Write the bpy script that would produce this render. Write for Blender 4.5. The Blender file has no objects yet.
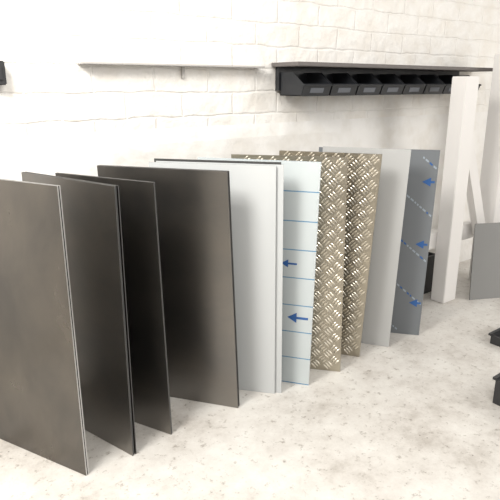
import bpy, bmesh, math, random
from mathutils import Vector, Matrix
random.seed(4)
sc=bpy.context.scene
sc.view_settings.view_transform='Standard'
sc.view_settings.exposure=0.0

# ---------------- helpers ----------------
def new_mat(name, col=(0.8,0.8,0.8), rough=0.6, metal=0.0, spec=None):
    m=bpy.data.materials.new(name); m.use_nodes=True
    b=m.node_tree.nodes['Principled BSDF']
    b.inputs['Base Color'].default_value=(*col,1)
    b.inputs['Roughness'].default_value=rough
    b.inputs['Metallic'].default_value=metal
    if spec is not None: b.inputs['Specular IOR Level'].default_value=spec
    return m
def N(m,t,**kw):
    n=m.node_tree.nodes.new(t)
    for k,v in kw.items():
        if k in n.inputs.keys(): n.inputs[k].default_value=v
        else: setattr(n,k,v)
    return n
def L(m,a,b): m.node_tree.links.new(a,b)
def ramp(m,fac,stops):
    r=m.node_tree.nodes.new('ShaderNodeValToRGB')
    e=r.color_ramp.elements
    while len(e)<len(stops): e.new(0.5)
    for i,(p,c) in enumerate(stops):
        e[i].position=p; e[i].color=(*c,1)
    L(m,fac,r.inputs['Fac']); return r
def bsdf(m): return m.node_tree.nodes['Principled BSDF']

def obj_from_bm(name,bm,mats,parent=None,smooth=False):
    me=bpy.data.meshes.new(name); bm.normal_update(); bm.to_mesh(me); bm.free()
    for mt in mats: me.materials.append(mt)
    if smooth:
        for p in me.polygons: p.use_smooth=True
    o=bpy.data.objects.new(name,me); sc.collection.objects.link(o)
    if parent: o.parent=parent
    return o
def add_box(bm,lo,hi,mi=0,mat=None,bevel=0.0):
    r=bmesh.ops.create_cube(bm,size=1.0)
    vs=r['verts']
    c=[(a+b)/2 for a,b in zip(lo,hi)]; s=[abs(b-a) for a,b in zip(lo,hi)]
    for v in vs:
        v.co=Vector((v.co.x*s[0]+c[0],v.co.y*s[1]+c[1],v.co.z*s[2]+c[2]))
        if mat: v.co=mat@v.co
    fs=set(f for v in vs for f in v.link_faces)
    for f in fs: f.material_index=mi
    if bevel>0:
        es=list(set(e for v in vs for e in v.link_edges))
        r=bmesh.ops.bevel(bm,geom=es,offset=bevel,segments=2,affect='EDGES')
        for f in r['faces']: f.material_index=mi
def add_beam(bm,a,b,w,d,mi=0,bevel=0.004):
    a=Vector(a);b=Vector(b);ax=(b-a).normalized()
    up=Vector((0,1,0)) if abs(ax.y)<0.9 else Vector((1,0,0))
    sx=ax.cross(up).normalized(); sy=sx.cross(ax).normalized()
    M=Matrix(((sx.x,sy.x,ax.x,a.x),(sx.y,sy.y,ax.y,a.y),(sx.z,sy.z,ax.z,a.z),(0,0,0,1)))
    add_box(bm,(-w/2,-d/2,0),(w/2,d/2,(b-a).length),mi,M,bevel)

# ---------------- materials ----------------
m_wall=new_mat('painted_brick',(0.86,0.84,0.80),0.55)
tc=N(m_wall,'ShaderNodeTexCoord'); sep=N(m_wall,'ShaderNodeSeparateXYZ'); L(m_wall,tc.outputs['Object'],sep.inputs[0])
add=N(m_wall,'ShaderNodeMath',operation='ADD'); L(m_wall,sep.outputs['X'],add.inputs[0]); L(m_wall,sep.outputs['Y'],add.inputs[1])
cmb=N(m_wall,'ShaderNodeCombineXYZ'); L(m_wall,add.outputs[0],cmb.inputs[0]); L(m_wall,sep.outputs['Z'],cmb.inputs[1])
wn=N(m_wall,'ShaderNodeTexNoise',Scale=7.0,Detail=3.0); L(m_wall,tc.outputs['Object'],wn.inputs['Vector'])
ws=N(m_wall,'ShaderNodeVectorMath',operation='SCALE'); ws.inputs['Scale'].default_value=0.03; L(m_wall,wn.outputs['Color'],ws.inputs[0])
wa=N(m_wall,'ShaderNodeVectorMath',operation='ADD'); L(m_wall,cmb.outputs[0],wa.inputs[0]); L(m_wall,ws.outputs[0],wa.inputs[1])
br=N(m_wall,'ShaderNodeTexBrick'); br.inputs['Scale'].default_value=1.0
br.inputs['Brick Width'].default_value=0.30; br.inputs['Row Height'].default_value=0.115
br.inputs['Mortar Size'].default_value=0.009; br.inputs['Mortar Smooth'].default_value=1.0
br.inputs['Color1'].default_value=(1,1,1,1); br.inputs['Color2'].default_value=(0.85,0.85,0.85,1); br.inputs['Mortar'].default_value=(0.45,0.45,0.45,1)
L(m_wall,wa.outputs[0],br.inputs['Vector'])
no=N(m_wall,'ShaderNodeTexNoise',Scale=14.0,Detail=5.0,Roughness=0.5); L(m_wall,tc.outputs['Object'],no.inputs['Vector'])
mul=N(m_wall,'ShaderNodeMath',operation='MULTIPLY_ADD'); L(m_wall,no.outputs['Fac'],mul.inputs[0]); mul.inputs[1].default_value=1.8; L(m_wall,br.outputs['Color'],mul.inputs[2])
bp=N(m_wall,'ShaderNodeBump',Strength=0.5,Distance=0.014); L(m_wall,mul.outputs[0],bp.inputs['Height']); L(m_wall,bp.outputs[0],bsdf(m_wall).inputs['Normal'])
r=ramp(m_wall,wn.outputs['Fac'],[(0.3,(0.83,0.79,0.73)),(0.6,(0.90,0.88,0.845))]); L(m_wall,r.outputs[0],bsdf(m_wall).inputs['Base Color'])

m_render=new_mat('painted_render',(0.88,0.865,0.84),0.5)
tc=N(m_render,'ShaderNodeTexCoord'); no=N(m_render,'ShaderNodeTexNoise',Scale=6.0,Detail=6.0); L(m_render,tc.outputs['Object'],no.inputs['Vector'])
rr=ramp(m_render,no.outputs['Fac'],[(0.3,(0.78,0.75,0.70)),(0.55,(0.89,0.875,0.85))]); L(m_render,rr.outputs[0],bsdf(m_render).inputs['Base Color'])
bp=N(m_render,'ShaderNodeBump',Strength=0.5,Distance=0.03); L(m_render,no.outputs['Fac'],bp.inputs['Height']); L(m_render,bp.outputs[0],bsdf(m_render).inputs['Normal'])

m_floor=new_mat('painted_concrete',(0.8,0.78,0.74),0.45)
tc=N(m_floor,'ShaderNodeTexCoord')
n1=N(m_floor,'ShaderNodeTexNoise',Scale=3.0,Detail=9.0,Roughness=0.75); L(m_floor,tc.outputs['Object'],n1.inputs['Vector'])
n2=N(m_floor,'ShaderNodeTexNoise',Scale=30.0,Detail=5.0,Roughness=0.75); L(m_floor,tc.outputs['Object'],n2.inputs['Vector'])
n3=N(m_floor,'ShaderNodeTexVoronoi',Scale=26.0); L(m_floor,tc.outputs['Object'],n3.inputs['Vector'])
r1=ramp(m_floor,n1.outputs['Fac'],[(0.32,(0.42,0.385,0.345)),(0.47,(0.61,0.58,0.54)),(0.62,(0.71,0.69,0.65))])
r2=ramp(m_floor,n2.outputs['Fac'],[(0.32,(0.40,0.36,0.32)),(0.43,(1,1,1))])
r3=ramp(m_floor,n3.outputs['Distance'],[(0.06,(0.2,0.18,0.16)),(0.12,(1,1,1))])
mx=N(m_floor,'ShaderNodeMix',data_type='RGBA',blend_type='MULTIPLY'); mx.inputs[0].default_value=0.8
L(m_floor,r1.outputs[0],mx.inputs[6]); L(m_floor,r2.outputs[0],mx.inputs[7])
mx2=N(m_floor,'ShaderNodeMix',data_type='RGBA',blend_type='MULTIPLY')
gate=ramp(m_floor,n1.outputs['Fac'],[(0.42,(0.8,0.8,0.8)),(0.54,(0,0,0))]); L(m_floor,gate.outputs[0],mx2.inputs[0])
L(m_floor,mx.outputs[2],mx2.inputs[6]); L(m_floor,r3.outputs[0],mx2.inputs[7]); L(m_floor,mx2.outputs[2],bsdf(m_floor).inputs['Base Color'])
bp=N(m_floor,'ShaderNodeBump',Strength=0.3,Distance=0.01); L(m_floor,n2.outputs['Fac'],bp.inputs['Height']); L(m_floor,bp.outputs[0],bsdf(m_floor).inputs['Normal'])

def steel(name,c,rough,scuff=0.05,sc_=(2,3,1)):
    m=new_mat(name,c,rough,1.0)
    uv=N(m,'ShaderNodeTexCoord')
    mp=N(m,'ShaderNodeMapping'); mp.inputs['Scale'].default_value=sc_; L(m,uv.outputs['UV'],mp.inputs[0])
    n=N(m,'ShaderNodeTexNoise',Scale=1.0,Detail=6.0,Roughness=0.6,Distortion=0.3); L(m,mp.outputs[0],n.inputs['Vector'])
    lo=(c[0]*(1+scuff)*1.03,c[1]*(1+scuff),c[2]*(1+scuff)*0.95)
    rr=ramp(m,n.outputs['Fac'],[(0.35,tuple(x*(1-scuff) for x in c)),(0.66,lo)])
    L(m,rr.outputs[0],bsdf(m).inputs['Base Color'])
    q=N(m,'ShaderNodeMapRange'); q.inputs['To Min'].default_value=rough-0.05; q.inputs['To Max'].default_value=rough+0.07
    L(m,n.outputs['Fac'],q.inputs['Value']); L(m,q.outputs[0],bsdf(m).inputs['Roughness'])
    return m
m_steel=steel('mild_steel',(0.24,0.232,0.224),0.33,0.07,(3,4,1))
m_steel_scuffed=steel('oiled_mild_steel',(0.155,0.146,0.137),0.25,0.16,(4,2.5,1))
m_edge=new_mat('sheared_steel_edge',(0.10,0.10,0.10),0.5,0.6)
m_edge_l=new_mat('bright_cut_edge',(0.55,0.55,0.55),0.35,1.0)
m_pale=new_mat('protective_film_white',(0.58,0.60,0.605),0.35)
m_grey=new_mat('grey_film',(0.50,0.505,0.50),0.3)
m_galv=new_mat('galvanised_grey',(0.27,0.27,0.265),0.45)
m_slate=new_mat('blue_grey_film',(0.19,0.205,0.22),0.35)
m_blue=new_mat('blue_print',(0.03,0.12,0.36),0.5)
m_whiteprint=new_mat('white_print',(0.36,0.42,0.48),0.5)
m_brass=new_mat('chequer_aluminium',(0.46,0.42,0.345),0.34,1.0)
m_lug_highlight=new_mat('chequer_lug_highlight',(0.84,0.79,0.69),0.32,1.0)  # paler than the plate: highlights on the lugs put into the colour
m_white=new_mat('white_painted_timber',(0.84,0.82,0.80),0.5)
m_black=new_mat('black_plastic',(0.022,0.024,0.028),0.4)
m_label=new_mat('bin_label',(0.13,0.14,0.16),0.5)
m_rail=new_mat('dark_shelf_board',(0.15,0.135,0.13),0.6)
m_dark=new_mat('dark_painted_metal',(0.03,0.03,0.032),0.45)
m_film=new_mat('printed_film',(0.70,0.76,0.78),0.35)
uv=N(m_film,'ShaderNodeTexCoord'); sp=N(m_film,'ShaderNodeSeparateXYZ'); L(m_film,uv.outputs['UV'],sp.inputs[0])
mo=N(m_film,'ShaderNodeMath',operation='WRAP'); L(m_film,sp.outputs['Y'],mo.inputs[0]); mo.inputs[1].default_value=0.135; mo.inputs[2].default_value=0.0
lt=N(m_film,'ShaderNodeMath',operation='LESS_THAN'); L(m_film,mo.outputs[0],lt.inputs[0]); lt.inputs[1].default_value=0.005
mx=N(m_film,'ShaderNodeMix',data_type='RGBA'); L(m_film,lt.outputs[0],mx.inputs[0]); mx.inputs[6].default_value=(0.58,0.63,0.64,1); mx.inputs[7].default_value=(0.12,0.28,0.45,1)
L(m_film,mx.outputs[2],bsdf(m_film).inputs['Base Color'])

# ---------------- room ----------------
WY=2.42
def wall(name,lo,hi,mat):
    bm=bmesh.new(); add_box(bm,lo,hi); return obj_from_bm(name,bm,[mat])
wall('floor',(-2.6,-3.0,-0.1),(6.5,WY+0.15,0),m_floor)
wall('wall_back',(-2.6,WY,0),(6.5,WY+0.15,3.0),m_wall)
wall('wall_right',(6.0,-3.0,0),(6.15,WY,3.0),m_render)
wall('wall_left',(-2.6,-3.0,0),(-2.45,WY,3.0),m_render)
bm=bmesh.new()
pr=[(WY,0),(WY-0.008,0),(WY-0.008,1.13),(WY,1.20)]
a=[bm.verts.new((-2.45,y,z)) for y,z in pr]; b=[bm.verts.new((6.0,y,z)) for y,z in pr]
bm.faces.new(a); bm.faces.new(b[::-1])
for k in range(4): bm.faces.new((a[k],b[k],b[(k+1)%4],a[(k+1)%4]))
bmesh.ops.recalc_face_normals(bm,faces=bm.faces)
obj_from_bm('trim_1',bm,[m_render])

# ---------------- sheets ----------------
def sheet_obj(name,FB,FT,BT,mats,layers=((0,0,0),),th=0.004,extra=None):
    FB=Vector(FB);FT=Vector(FT);BT=Vector(BT)
    BB=FB+(BT-FT); BB.z=0
    hdir=(FT-BT); W=hdir.length; hdir.normalize(); vdir=(FT-FB); Hh=vdir.length; vdir.normalize()
    n=hdir.cross(vdir).normalized()
    if n.x<0: n=-n
    bm=bmesh.new(); uvl=bm.loops.layers.uv.new('UVMap')
    for lay in layers:
        off,slide,dz=lay[:3]; mf=lay[3] if len(lay)>3 else 0
        o=n*off-hdir*slide
        hv=vdir*dz
        c=[BB+o,FB+o,FT+o-hv,BT+o-hv]
        c2=[p+n*th for p in c]
        for p in c+c2: p.z=max(p.z,0.0005)
        v=[bm.verts.new(p) for p in c+c2]
        uvs=[(0,0),(W,0),(W,Hh),(0,Hh)]*2
        idx={vv:uvs[i] for i,vv in enumerate(v)}
        for fi,mi in (((0,1,2,3),mf),((7,6,5,4),mf),((1,0,4,5),1),((2,1,5,6),1),((3,2,6,7),1),((0,3,7,4),1)):
            f=bm.faces.new([v[i] for i in fi]); f.material_index=mi
            for lp in f.loops: lp[uvl].uv=idx[lp.vert]
    frame=(FB,FT,BT,hdir,vdir,n,W,Hh)
    if extra: extra(bm,frame)
    bmesh.ops.recalc_face_normals(bm,faces=bm.faces)
    return obj_from_bm(name,bm,mats)
def P(fr,u,v,lift):
    FB,FT,BT,h,vd,n,W,Hh=fr
    return FB-h*u+vd*v-n*lift
def poly(bm,fr,pts,mi,lift=0.0006):
    f=bm.faces.new([bm.verts.new(P(fr,u,v,lift)) for u,v in pts]); f.material_index=mi

sheet_obj('mild_steel_sheet',(0.60,1.77,0),(0.60,1.78,1.09),(0.36,2.33,1.09),[m_steel_scuffed,m_edge_l],((0,0,0),(0.009,0.0,0.0)),0.005)
sheet_obj('mild_steel_sheet',(0.79,1.77,0),(0.79,1.77,1.07),(0.64,2.30,1.07),[m_steel,m_edge],((0,0,0),(0.008,0.004,0),(0.016,0,0)),0.004)
sheet_obj('mild_steel_sheet',(0.98,1.80,0),(0.96,1.81,1.06),(0.76,2.26,1.06),[m_steel,m_edge],((0,0,0),(0.008,0.003,0)),0.005)
sheet_obj('mild_steel_sheet',(1.32,1.79,0),(1.29,1.81,1.07),(0.95,2.29,1.07),[m_steel,m_edge],((0,0,0),(0.009,0.004,0),(0.018,0,0)),0.006)
sheet_obj('aluminium_sheet',(1.55,1.76,0),(1.54,1.76,1.08),(1.18,2.20,1.08),[m_pale,m_edge],((0,0.03,0.004),(0.012,0,0),(0.020,0.012,-0.009,1)),0.004)
def prints6(bm,fr):
    for (u0,v0,s) in ((0.02,0.345,1.0),(0.085,0.61,0.75)):
        a=0.10*s;w=0.006*s;hw=0.026*s
        poly(bm,fr,[(u0,v0-w),(u0+a*0.6,v0-w),(u0+a*0.6,v0+w),(u0,v0+w)],2)
        poly(bm,fr,[(u0+a*0.55,v0-hw),(u0+a,v0),(u0+a*0.55,v0+hw)],2)
sheet_obj('film_coated_sheet',(1.71,1.74,0),(1.73,1.73,1.08),(1.40,2.20,1.08),[m_film,m_pale,m_blue],((0,0,0),(0.008,0,0)),0.004,prints6)
def lugs(bm,fr):
    # five-bar style tread: basket weave laid on the diagonal
    W,Hh=fr[6],fr[7]; cell=0.044; r2=math.sqrt(0.5)
    e1=Vector((r2,r2)); e2=Vector((-r2,r2))
    R=int(1.4/cell)
    for i in range(-R,R):
        for j in range(-R,R):
            cc=e1*((i+0.5)*cell)+e2*((j+0.5)*cell)
            if not(0.018<cc.x<W-0.018 and 0.018<cc.y<Hh-0.018): continue
            ax,px=(e1,e2) if (i+j)%2==0 else (e2,e1)
            for k in (-1,0,1):
                c=cc+px*(k*0.0145); ln=0.019; wd=0.0042
                base=[c-ax*ln,c-ax*ln*0.5-px*wd,c+ax*ln*0.5-px*wd,c+ax*ln,c+ax*ln*0.5+px*wd,c-ax*ln*0.5+px*wd]
                vb=[bm.verts.new(P(fr,q.x,q.y,0.0)) for q in base]
                vt=[bm.verts.new(P(fr,(c+(q-c)*0.55).x,(c+(q-c)*0.55).y,0.0024)) for q in base]
                for q in range(6):
                    ff=bm.faces.new((vb[q],vb[(q+1)%6],vt[(q+1)%6],vt[q])); ff.material_index=2
                ff=bm.faces.new(vt); ff.material_index=2
sheet_obj('chequer_plate',(1.93,1.74,0),(1.92,1.75,1.085),(1.57,2.17,1.085),[m_brass,m_brass,m_lug_highlight],((0,0,0),),0.005,lugs)
sheet_obj('chequer_plate',(2.13,1.79,0),(2.16,1.75,1.08),(1.88,2.18,1.08),[m_brass,m_brass,m_lug_highlight],((0,0,0),(0.01,0,0)),0.005,lugs)
sheet_obj('stainless_sheet',(2.35,1.77,0),(2.37,1.74,1.09),(2.13,2.12,1.09),[m_grey,m_pale],((0,0,0),),0.005)
def prints10(bm,fr):
    rnd=random.Random(2)
    for j in range(5):
        v=-0.08+j*0.26; u=0.01
        while u<0.40:
            w=rnd.choice((0.008,0.012,0.016)); vv=v+u*0.8
            if 0.01<vv<1.03:
                poly(bm,fr,[(u,vv),(u+w,vv+w*0.8),(u+w-0.003,vv+w*0.8+0.009),(u-0.003,vv+0.009)],3 if rnd.random()<0.7 else 2)
            u+=w+0.006
    for v0 in (0.20,0.55,0.90):
        u0=0.03
        poly(bm,fr,[(u0,v0-0.024),(u0+0.045,v0),(u0,v0+0.024)],2,0.0012)
        poly(bm,fr,[(u0-0.02,v0-0.006),(u0,v0-0.006),(u0,v0+0.006),(u0-0.02,v0+0.006)],2,0.0012)
sheet_obj('film_coated_sheet',(2.61,1.76,0),(2.62,1.74,1.07),(2.22,2.24,1.07),[m_slate,m_slate,m_blue,m_whiteprint],((0,0,0),(0.008,0,0)),0.004,prints10)

# ---------------- bins & shelf ----------------
bx0,bx1=2.06,3.72; nb=8; pitch=(bx1-bx0)/nb
bm=bmesh.new()
for i in range(nb):
    x=bx0+i*pitch; w=pitch-0.012; yb=WY-0.03; yf=2.20; z0=1.345; z1=1.465
    prof=[(yf+0.02,z0),(yb,z0),(yb,z1),(yf+0.09,z1),(yf,z0+0.055)]
    for sx in (x,x+w-0.004):
        a=[bm.verts.new((sx,p[0],p[1])) for p in prof]; b=[bm.verts.new((sx+0.004,p[0],p[1])) for p in prof]
        bm.faces.new(a); bm.faces.new(b[::-1])
        for k in range(5): bm.faces.new((a[k],b[k],b[(k+1)%5],a[(k+1)%5]))
    add_box(bm,(x,yf+0.02,z0),(x+w,yb,z0+0.004))
    add_box(bm,(x,yb-0.004,z0),(x+w,yb,z1))
    M=Matrix.Translation((0,yf+0.01,z0+0.028))@Matrix.Rotation(math.radians(20),4,'X')
    add_box(bm,(x,-0.003,-0.03),(x+w,0.003,0.03),0,M)
    add_box(bm,(x-0.002,-0.008,0.026),(x+w+0.002,0.006,0.034),0,M)
    add_box(bm,(x+0.05,-0.0045,-0.012),(x+w-0.05,-0.003,0.014),1,M)
add_box(bm,(bx0-0.01,WY-0.03,1.37),(bx1+0.02,WY,1.492),0)
bmesh.ops.recalc_face_normals(bm,faces=bm.faces)
bins=obj_from_bm('storage_bins',bm,[m_black,m_label])
bm=bmesh.new()
add_box(bm,(2.02,2.20,1.4925),(3.95,WY,1.514),0,None,0.003)
obj_from_bm('storage_shelf',bm,[m_rail])
bm=bmesh.new()
add_box(bm,(0.95,2.36,1.484),(1.93,WY,1.494),0,None,0.002)
add_box(bm,(1.46,WY-0.012,1.43),(1.475,WY,1.484),0)
obj_from_bm('storage_shelf',bm,[new_mat('grey_shelf',(0.5,0.48,0.46),0.5)])
bm=bmesh.new()
add_box(bm,(0.58,WY-0.05,1.40),(0.645,WY,1.49),0,None,0.004)
add_box(bm,(0.595,WY-0.056,1.42),(0.63,WY-0.05,1.47),0)
obj_from_bm('socket_box',bm,[m_dark])

# ---------------- white timber bench frame ----------------
bm=bmesh.new()
add_box(bm,(3.15,1.96,0),(3.29,2.06,1.45),0,None,0.004)
add_beam(bm,(2.93,2.09,0.42),(3.75,2.09,0.42),0.10,0.06)
add_beam(bm,(3.60,2.02,0.42),(3.27,2.02,1.15),0.08,0.05)
add_box(bm,(3.72,1.99,0),(3.90,2.13,1.6),0,None,0.004)
obj_from_bm('timber_bench_frame',bm,[m_white])

sheet_obj('sheet_offcut',(3.82,1.66,0),(3.85,1.70,0.52),(3.38,1.93,0.52),[m_galv,m_edge],((0,0,0),),0.005)

def crate(name,x0,y0,x1,y1,h):
    bm=bmesh.new()
    add_box(bm,(x0,y0,0.0),(x1,y1,0.012),0)
    t=0.012
    add_box(bm,(x0,y0,0.012),(x1,y0+t,h),0); add_box(bm,(x0,y1-t,0.012),(x1,y1,h),0)
    add_box(bm,(x0,y0+t,0.012),(x0+t,y1-t,h),0); add_box(bm,(x1-t,y0+t,0.012),(x1,y1-t,h),0)
    add_box(bm,(x0-0.01,y0-0.01,h),(x1+0.01,y0+0.008,h+0.012),0); add_box(bm,(x0-0.01,y1-0.008,h),(x1+0.01,y1+0.01,h+0.012),0)
    obj_from_bm(name,bm,[m_dark])
crate('metal_crate',2.84,1.05,3.20,1.45,0.05)
crate('metal_crate',2.27,0.72,2.62,1.11,0.12)
crate('dark_toolbox',2.95,2.15,3.35,2.38,0.26)

# ---------------- light ----------------
w=bpy.data.worlds.new('World'); sc.world=w; w.use_nodes=True
w.node_tree.nodes['Background'].inputs[0].default_value=(1.0,0.98,0.96,1)
w.node_tree.nodes['Background'].inputs[1].default_value=0.56
def area(name,loc,tgt,size,e,col=(1,0.97,0.92)):
    l=bpy.data.lights.new(name,'AREA'); l.energy=e; l.size=size; l.color=col
    o=bpy.data.objects.new(name,l); o.location=loc
    o.rotation_euler=(Vector(tgt)-Vector(loc)).to_track_quat('-Z','Y').to_euler(); sc.collection.objects.link(o)
area('overhead_area',(1.0,0.3,2.9),(1.2,1.2,0),1.2,34)
area('window_light',(4.8,-1.2,2.3),(2.5,2.0,0.3),1.6,60)
area('overhead_area',(-0.4,1.4,2.6),(0.5,2.4,1.0),0.8,78)  # added lamp, aimed to brighten the left end of the back wall

# ---------------- camera ----------------
cd=bpy.data.cameras.new('camera'); cd.sensor_width=36; cd.lens=40.32
cam=bpy.data.objects.new('camera',cd); cam.location=(0,0,1.4)
cam.rotation_euler=(math.radians(90-16.417),0,math.radians(-37.8)); sc.collection.objects.link(cam)
sc.camera=cam
